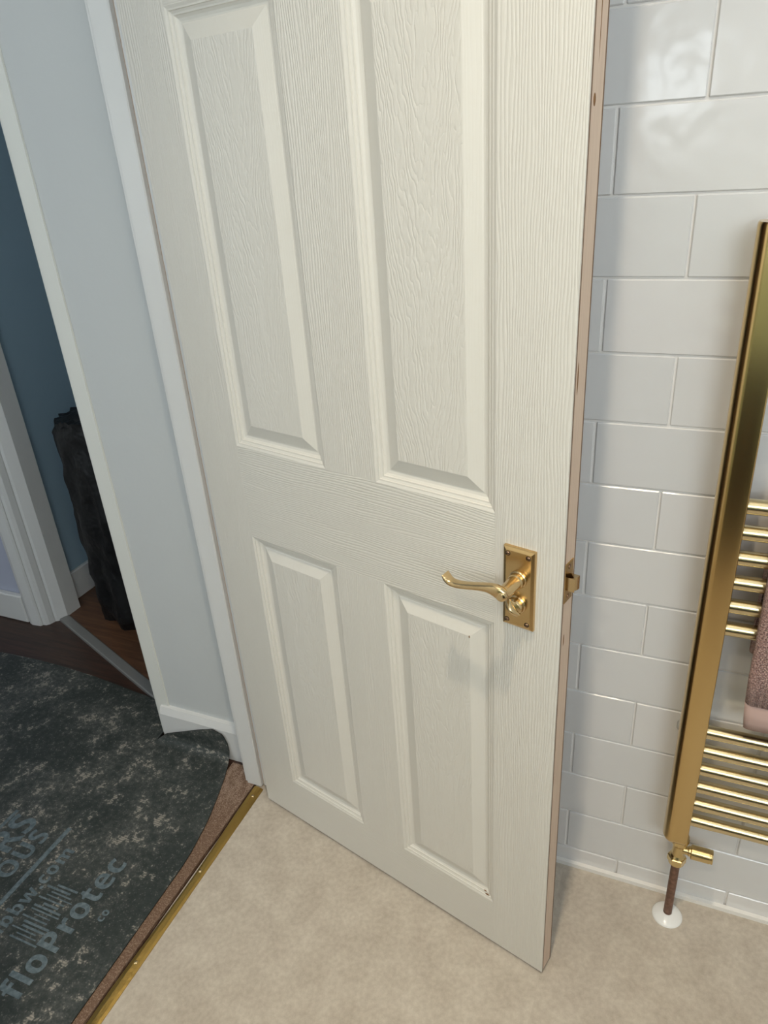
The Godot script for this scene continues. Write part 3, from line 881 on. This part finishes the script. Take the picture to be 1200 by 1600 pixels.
	for w in PRINT:
		var t := TextMesh.new()
		t.font = font
		t.text = w[0]
		t.font_size = 64
		t.pixel_size = w[3] / 46.0
		t.depth = 0.0003
		t.horizontal_alignment = HORIZONTAL_ALIGNMENT_RIGHT if w[4] else HORIZONTAL_ALIGNMENT_LEFT
		t.vertical_alignment = VERTICAL_ALIGNMENT_BOTTOM
		var o := obj("lettering", t, M.print, sheet, Vector3(w[1], 0.0062, w[2]))
		o.basis = Basis(Vector3(0, 0, -1), Vector3(-1, 0, 0), Vector3(0, 1, 0))
	for l in [[-1.060, 0.75, 0.297, 0.011], [-1.219, 0.75, 0.300, 0.009]]:
		obj("printed_line", span(Vector3(l[0] - l[3] / 2.0, 0.0060, l[2]), Vector3(l[0] + l[3] / 2.0, 0.0063, l[1]), 0.0), M.print, sheet)
	for k in 15:
		var z := 0.535 - k * 0.0085
		obj("printed_bar", span(Vector3(-0.985 + 0.012 * sin(k * 2.3), 0.0060, z), Vector3(-0.925 + 0.010 * cos(k * 1.7), 0.0063, z + 0.0035 + 0.0012 * sin(k * 5.0)), 0.0), M.print, sheet)

	make_sack()

func make_sack() -> void:
	var sack := thing("bin_sack", "tall black plastic bin sack standing on the orange timber floor", "bag", Vector3(-1.468, 0.002, -0.520))
	var nz := noise_of(121, 1.0, 3)
	var rings := []
	var H := 0.70
	for k in 41:
		var f := k / 40.0
		var y := f * H
		var r := []
		for j in 56:
			var a := TAU * j / 56.0
			var base := 0.172 - 0.004 * f
			if f < 0.05: base *= 0.93 + 1.4 * f
			var wr := nz.get_noise_3d(cos(a) * 2.2, y * 4.0, sin(a) * 2.2) * 0.022 + nz.get_noise_3d(cos(a) * 4.0, y * 3.0, sin(a) * 4.0) * 0.012
			var tuck := 0.016 * sin(a * 9.0 + y * 6.0) * clampf(1.0 - y / 0.16, 0.0, 1.0)
			var rr := base + wr + tuck
			if f > 0.97: rr *= 0.93
			var top := 0.02 * cos(a) * f + 0.012 * nz.get_noise_2d(cos(a) * 3.0, sin(a) * 3.0) * f
			r.append(Vector3(cos(a) * rr, maxf(y + top, 0.0), sin(a) * rr * 0.9))
		rings.append(r)
	obj("sack_body", loft(begin(), rings), M.sack, sack)
	# gathered mouth folded in at the top
	var g := []
	for k in 9:
		var f := k / 8.0
		var r := []
		for j in 40:
			var a := TAU * j / 40.0
			var rr := lerpf(0.150, 0.03, pow(f, 0.8)) * (1.0 + 0.10 * sin(a * 11.0))
			r.append(Vector3(cos(a) * rr, H - 0.012 + 0.02 * cos(a) + 0.03 * sin(PI * f) , sin(a) * rr * 0.9))
		g.append(r)
	obj("sack_mouth", loft(begin(), g), M.sack, sack)

# ---------------------------------------------------------------- towel rail
func make_rail() -> void:
	var rail := thing("heated_towel_rail", "brushed gold ladder towel rail on the tiled wall", "towel rail", Vector3(0.1925, 0.0, 0.058))
	for s in [0.0, 0.52]:
		var plan := []
		# flat front, broad rounding on the outer side, tight on the inner
		var sg := 1.0 if s == 0.0 else -1.0
		var hw := 0.0205
		var hd := 0.018
		for k in 9:
			var t := PI / 2.0 * k / 8.0
			plan.append(Vector2(-hw + 0.015 - 0.015 * cos(t), hd - 0.017 + 0.017 * sin(t)))
		for k in 4:
			var t := PI / 2.0 * k / 3.0
			plan.append(Vector2(hw - 0.002 + 0.002 * sin(t), hd - 0.002 + 0.002 * cos(t)))
		plan.append(Vector2(hw, -hd + 0.002))
		plan.append(Vector2(hw - 0.002, -hd))
		for k in 9:
			var t := PI / 2.0 * k / 8.0
			plan.append(Vector2(-hw + 0.011 - 0.011 * sin(t), -hd + 0.014 - 0.014 * cos(t)))
		var rings := []
		for q in [[0.2180, 0.55], [0.2195, 0.70], [0.2240, 0.88], [0.2300, 0.99], [0.2320, 1.0], [0.60, 1.0], [0.90, 1.0], [1.2380, 1.0], [1.2410, 0.985], [1.2430, 0.94]]:
			var r := []
			for e in plan: r.append(Vector3(s + sg * e.x * q[1], q[0], e.y * q[1]))
			rings.append(r)
		obj("post", loft(begin(), rings), M.rail_gold, rail)
		# wall brackets
		for y in [0.430, 1.13]:
			var bk := obj("bracket", lathe(begin(), crisp([Vector2(0.0135, -0.0575), Vector2(0.0135, -0.050), Vector2(0.010, -0.046), Vector2(0.010, -0.016)]), Vector3(s - sg * (0.0085 if y < 1.0 else 0.0), y, 0), Vector3(0, 0, 1), 24), M.clear_plastic, rail)
			bk.set_meta("label", "clear plastic wall bracket")
	var ys := []
	for k in 6: ys.append(0.2765 + k * 0.0401)
	for k in 6: ys.append(0.6801 + k * 0.0403)
	for k in 4: ys.append(1.085 + k * 0.0401)
	for y in ys:
		obj("bar", lathe(begin(), [Vector2(0.0110, 0.0195), Vector2(0.0110, 0.15), Vector2(0.0110, 0.35), Vector2(0.0110, 0.5005)], Vector3(0, y, 0.002), Vector3.RIGHT, 28), M.bar_gold, rail)
	# vent plug on top of the left post
	obj("vent_plug", lathe(begin(), crisp([Vector2(0.007, 0.0), Vector2(0.007, 0.006), Vector2(0.005, 0.008), Vector2(0.0, 0.0085)]), Vector3(0.006, 1.2425, 0), Vector3.UP, 18), M.bar_gold, rail)
	# valve
	var vx := 0.0098
	var vz := -0.007
	var body := obj("valve", lathe(begin(), crisp([Vector2(0.0116, 0.150), Vector2(0.0137, 0.152), Vector2(0.0128, 0.170), Vector2(0.0104, 0.174), Vector2(0.0098, 0.196), Vector2(0.0134, 0.203), Vector2(0.0152, 0.208), Vector2(0.0152, 0.2195)]), Vector3(vx, 0, vz), Vector3.UP, 28), M.valve_gold, rail)
	obj("hex_nut", lathe(begin(), [Vector2(0.0144, 0.1535), Vector2(0.0161, 0.1550), Vector2(0.0161, 0.1670), Vector2(0.0144, 0.1685)], Vector3(vx, 0, vz), Vector3.UP, 6, false), M.valve_gold, body)
	obj("hex_nut", lathe(begin(), [Vector2(0.0146, 0.2040), Vector2(0.0163, 0.2055), Vector2(0.0163, 0.2150), Vector2(0.0146, 0.2165)], Vector3(vx, 0, vz), Vector3.UP, 6, false), M.valve_gold, body)
	obj("valve_stem", lathe(begin(), crisp([Vector2(0.0075, 0.0), Vector2(0.0075, 0.012), Vector2(0.0092, 0.013), Vector2(0.0092, 0.019)]), Vector3(vx + 0.004, 0.1870, vz), Vector3.RIGHT, 24), M.valve_gold, body)
	obj("valve_cap", lathe(begin(), crisp([Vector2(0.0112, 0.0), Vector2(0.0128, 0.0012), Vector2(0.0128, 0.031), Vector2(0.0122, 0.0318), Vector2(0.0122, 0.0332), Vector2(0.0128, 0.034), Vector2(0.0122, 0.0362), Vector2(0.0, 0.0366)]), Vector3(vx + 0.0205, 0.1870, vz), Vector3.RIGHT, 32), M.valve_gold, body)

	var px := 0.1925 + vx
	var pz := 0.058 + vz
	solid("supply_pipe", lathe(begin(), [Vector2(0.0075, -0.02), Vector2(0.0075, 0.05), Vector2(0.0075, 0.1), Vector2(0.0075, 0.1535)], Vector3(px, 0, pz), Vector3.UP, 24), M.old_copper, "dull brown copper pipe rising to the gold valve", "pipe", Vector3.ZERO, "")
	solid("pipe_collar", lathe(begin(), [Vector2(0.0275, 0.0), Vector2(0.0275, 0.0012), Vector2(0.0250, 0.0036), Vector2(0.0190, 0.0066), Vector2(0.0120, 0.0092), Vector2(0.0088, 0.0105), Vector2(0.0078, 0.0105), Vector2(0.0078, 0.0)], Vector3(px, 0, pz), Vector3.UP, 48), M.white_plastic, "round white plastic collar on the floor around the copper pipe", "pipe collar", Vector3.ZERO, "")

	make_towel()

func make_towel() -> void:
	var t := thing("hand_towel", "dusky pink terry towel hanging over the gold bars", "towel", Vector3(0.0, 0.0, 0.0))
	var nz := noise_of(131, 1.0, 3)
	var zb := 0.060
	var yb := 0.8816
	var R := 0.0118
	# centre line of the doubled cloth, front foot up, over the bar, down behind
	var line := []
	var front := [[0.5245, 0.0860], [0.540, 0.0862], [0.575, 0.0868], [0.62, 0.0868], [0.68, 0.0862], [0.74, 0.0858], [0.80, 0.0856], [0.85, 0.0850]]
	for q in front: line.append(Vector2(q[1], q[0]))
	for k in 9:
		var a := PI * k / 8.0
		line.append(Vector2(zb + 0.0225 * cos(a), yb + 0.0225 * sin(a)))
	for y in [0.85, 0.78, 0.70, 0.63]: line.append(Vector2(zb - 0.0225 - 0.002, y))
	var half := 0.0098
	var make := func(i0: int, i1: int, fat: float) -> SurfaceTool:
		var rings := []
		var xs := [0.2535, 0.2545, 0.257, 0.262, 0.270, 0.285, 0.31, 0.34, 0.38, 0.42, 0.46, 0.50, 0.54, 0.555, 0.560]
		for x in xs:
			var e := minf(clampf((x - 0.2535) / 0.011, 0.0, 1.0), clampf((0.560 - x) / 0.010, 0.0, 1.0))
			var w := half * fat * sqrt(maxf(1.0 - pow(1.0 - e, 2.0), 0.012))
			var A := []
			var B := []
			for i in range(i0, i1 + 1):
				var p: Vector2 = line[i]
				var d: Vector2 = (line[mini(i + 1, line.size() - 1)] - line[maxi(i - 1, 0)]).normalized()
				var n := Vector2(d.y, -d.x)
				var fold := 0.004 * nz.get_noise_2d(x * 9.0, p.y * 2.0)
				var side: float = 0.006 * nz.get_noise_2d(p.y * 5.0, 3.0) + 0.010 * clampf((0.60 - p.y) / 0.08, 0.0, 1.0) * (1.0 - clampf((x - 0.26) / 0.1, 0.0, 1.0)) * (1.0 if i < 8 else 0.0) * 0.4
				var k := w * (0.55 if i == 0 and i0 == 0 else 1.0)
				A.append(Vector3(x + side, p.y + n.y * (k + fold), p.x + n.x * (k + maxf(fold, 0.0))))
				B.append(Vector3(x + side, p.y - n.y * k, p.x - n.x * k))
			B.reverse()
			rings.append(A + B)
		return loft(begin(), rings)
	obj("cloth", make.call(2, line.size() - 1, 1.0), M.terry, t)
	var band := obj("border_band", make.call(0, 2, 0.86), M.terry_band, t)
	band.set_meta("label", "smooth woven border at the foot of the towel")

# ---------------------------------------------------------------- things behind the camera
func make_behind() -> void:
	var v := thing("vanity_unit", "dark vanity unit against the wall facing the tiles", "cabinet")
	obj("carcass", span(Vector3(-0.05, 0.10, 1.50), Vector3(0.75, 0.80, 1.998), 0.002), M.cabinet, v)
	obj("plinth", span(Vector3(-0.02, 0.0, 1.52), Vector3(0.72, 0.10, 1.99), 0.001), M.cabinet, v)
	obj("worktop", span(Vector3(-0.07, 0.80, 1.48), Vector3(0.77, 0.84, 1.998), 0.004), M.worktop, v)
	for k in 2:
		var d := obj("door", span(Vector3(-0.045 + k * 0.40, 0.105, 1.482), Vector3(0.345 + k * 0.40, 0.79, 1.50), 0.002), M.cabinet, v)
		obj("handle", span(Vector3(0.30 + k * 0.07, 0.45, 1.465), Vector3(0.312 + k * 0.07, 0.60, 1.482), 0.002), M.satin_brass, d)

const PRINT := [
	["ERS", -1.122, 0.300, 0.066, true],
	["OUS", -1.074, 0.322, 0.046, true],
	["abbw.com", -0.992, 0.338, 0.032, true],
	["floProtec", -0.852, 0.322, 0.050, true],
	["co", -0.822, 0.425, 0.018, true],
]

func _ready() -> void:
	rng.seed = 77
	# camera
	var cam := Camera3D.new()
	cam.position = Vector3(0.1275, 1.352, 1.0525)
	cam.rotation = Vector3(-0.469, 0.4288, -0.0725)
	cam.fov = rad_to_deg(2.0 * atan(800.0 / 1138.95))
	cam.near = 0.02
	cam.current = true
	add_child(cam)
	# sky and exposure
	var env := Environment.new()
	env.background_mode = Environment.BG_SKY
	var sky := Sky.new()
	var sm := ProceduralSkyMaterial.new()
	sm.sky_top_color = Color(0.55, 0.66, 0.80)
	sm.sky_horizon_color = Color(0.78, 0.84, 0.90)
	sm.ground_horizon_color = Color(0.5, 0.5, 0.5)
	sm.ground_bottom_color = Color(0.3, 0.3, 0.3)
	sky.sky_material = sm
	env.sky = sky
	env.tonemap_mode = Environment.TONE_MAPPER_LINEAR
	env.tonemap_exposure = 0.243
	env.sdfgi_enabled = true
	env.ssao_enabled = true
	env.ssil_enabled = true
	var we := WorldEnvironment.new()
	we.environment = env
	add_child(we)
	# daylight entering by the two windows
	daylight(Vector3(0.86, 1.75, 2.045), 0.0, Vector2(0.90, 0.80), WINDOW_ENERGY)
	daylight(Vector3(-0.09, 1.45, 2.045), 0.0, Vector2(0.32, 0.20), WINDOW_ENERGY * 0.09)
	daylight(Vector3(-1.8, 1.45, 2.045), 0.0, Vector2(1.0, 1.0), HALL_ENERGY)
	make_materials()
	make_setting()
	downlight(0.0, 0.74, "round recessed ceiling downlight nearest the tiled wall")
	downlight(-0.10, 1.50, "round recessed ceiling downlight nearest the window")
	make_door()
	make_rail()
	make_hall_things()
	make_behind()
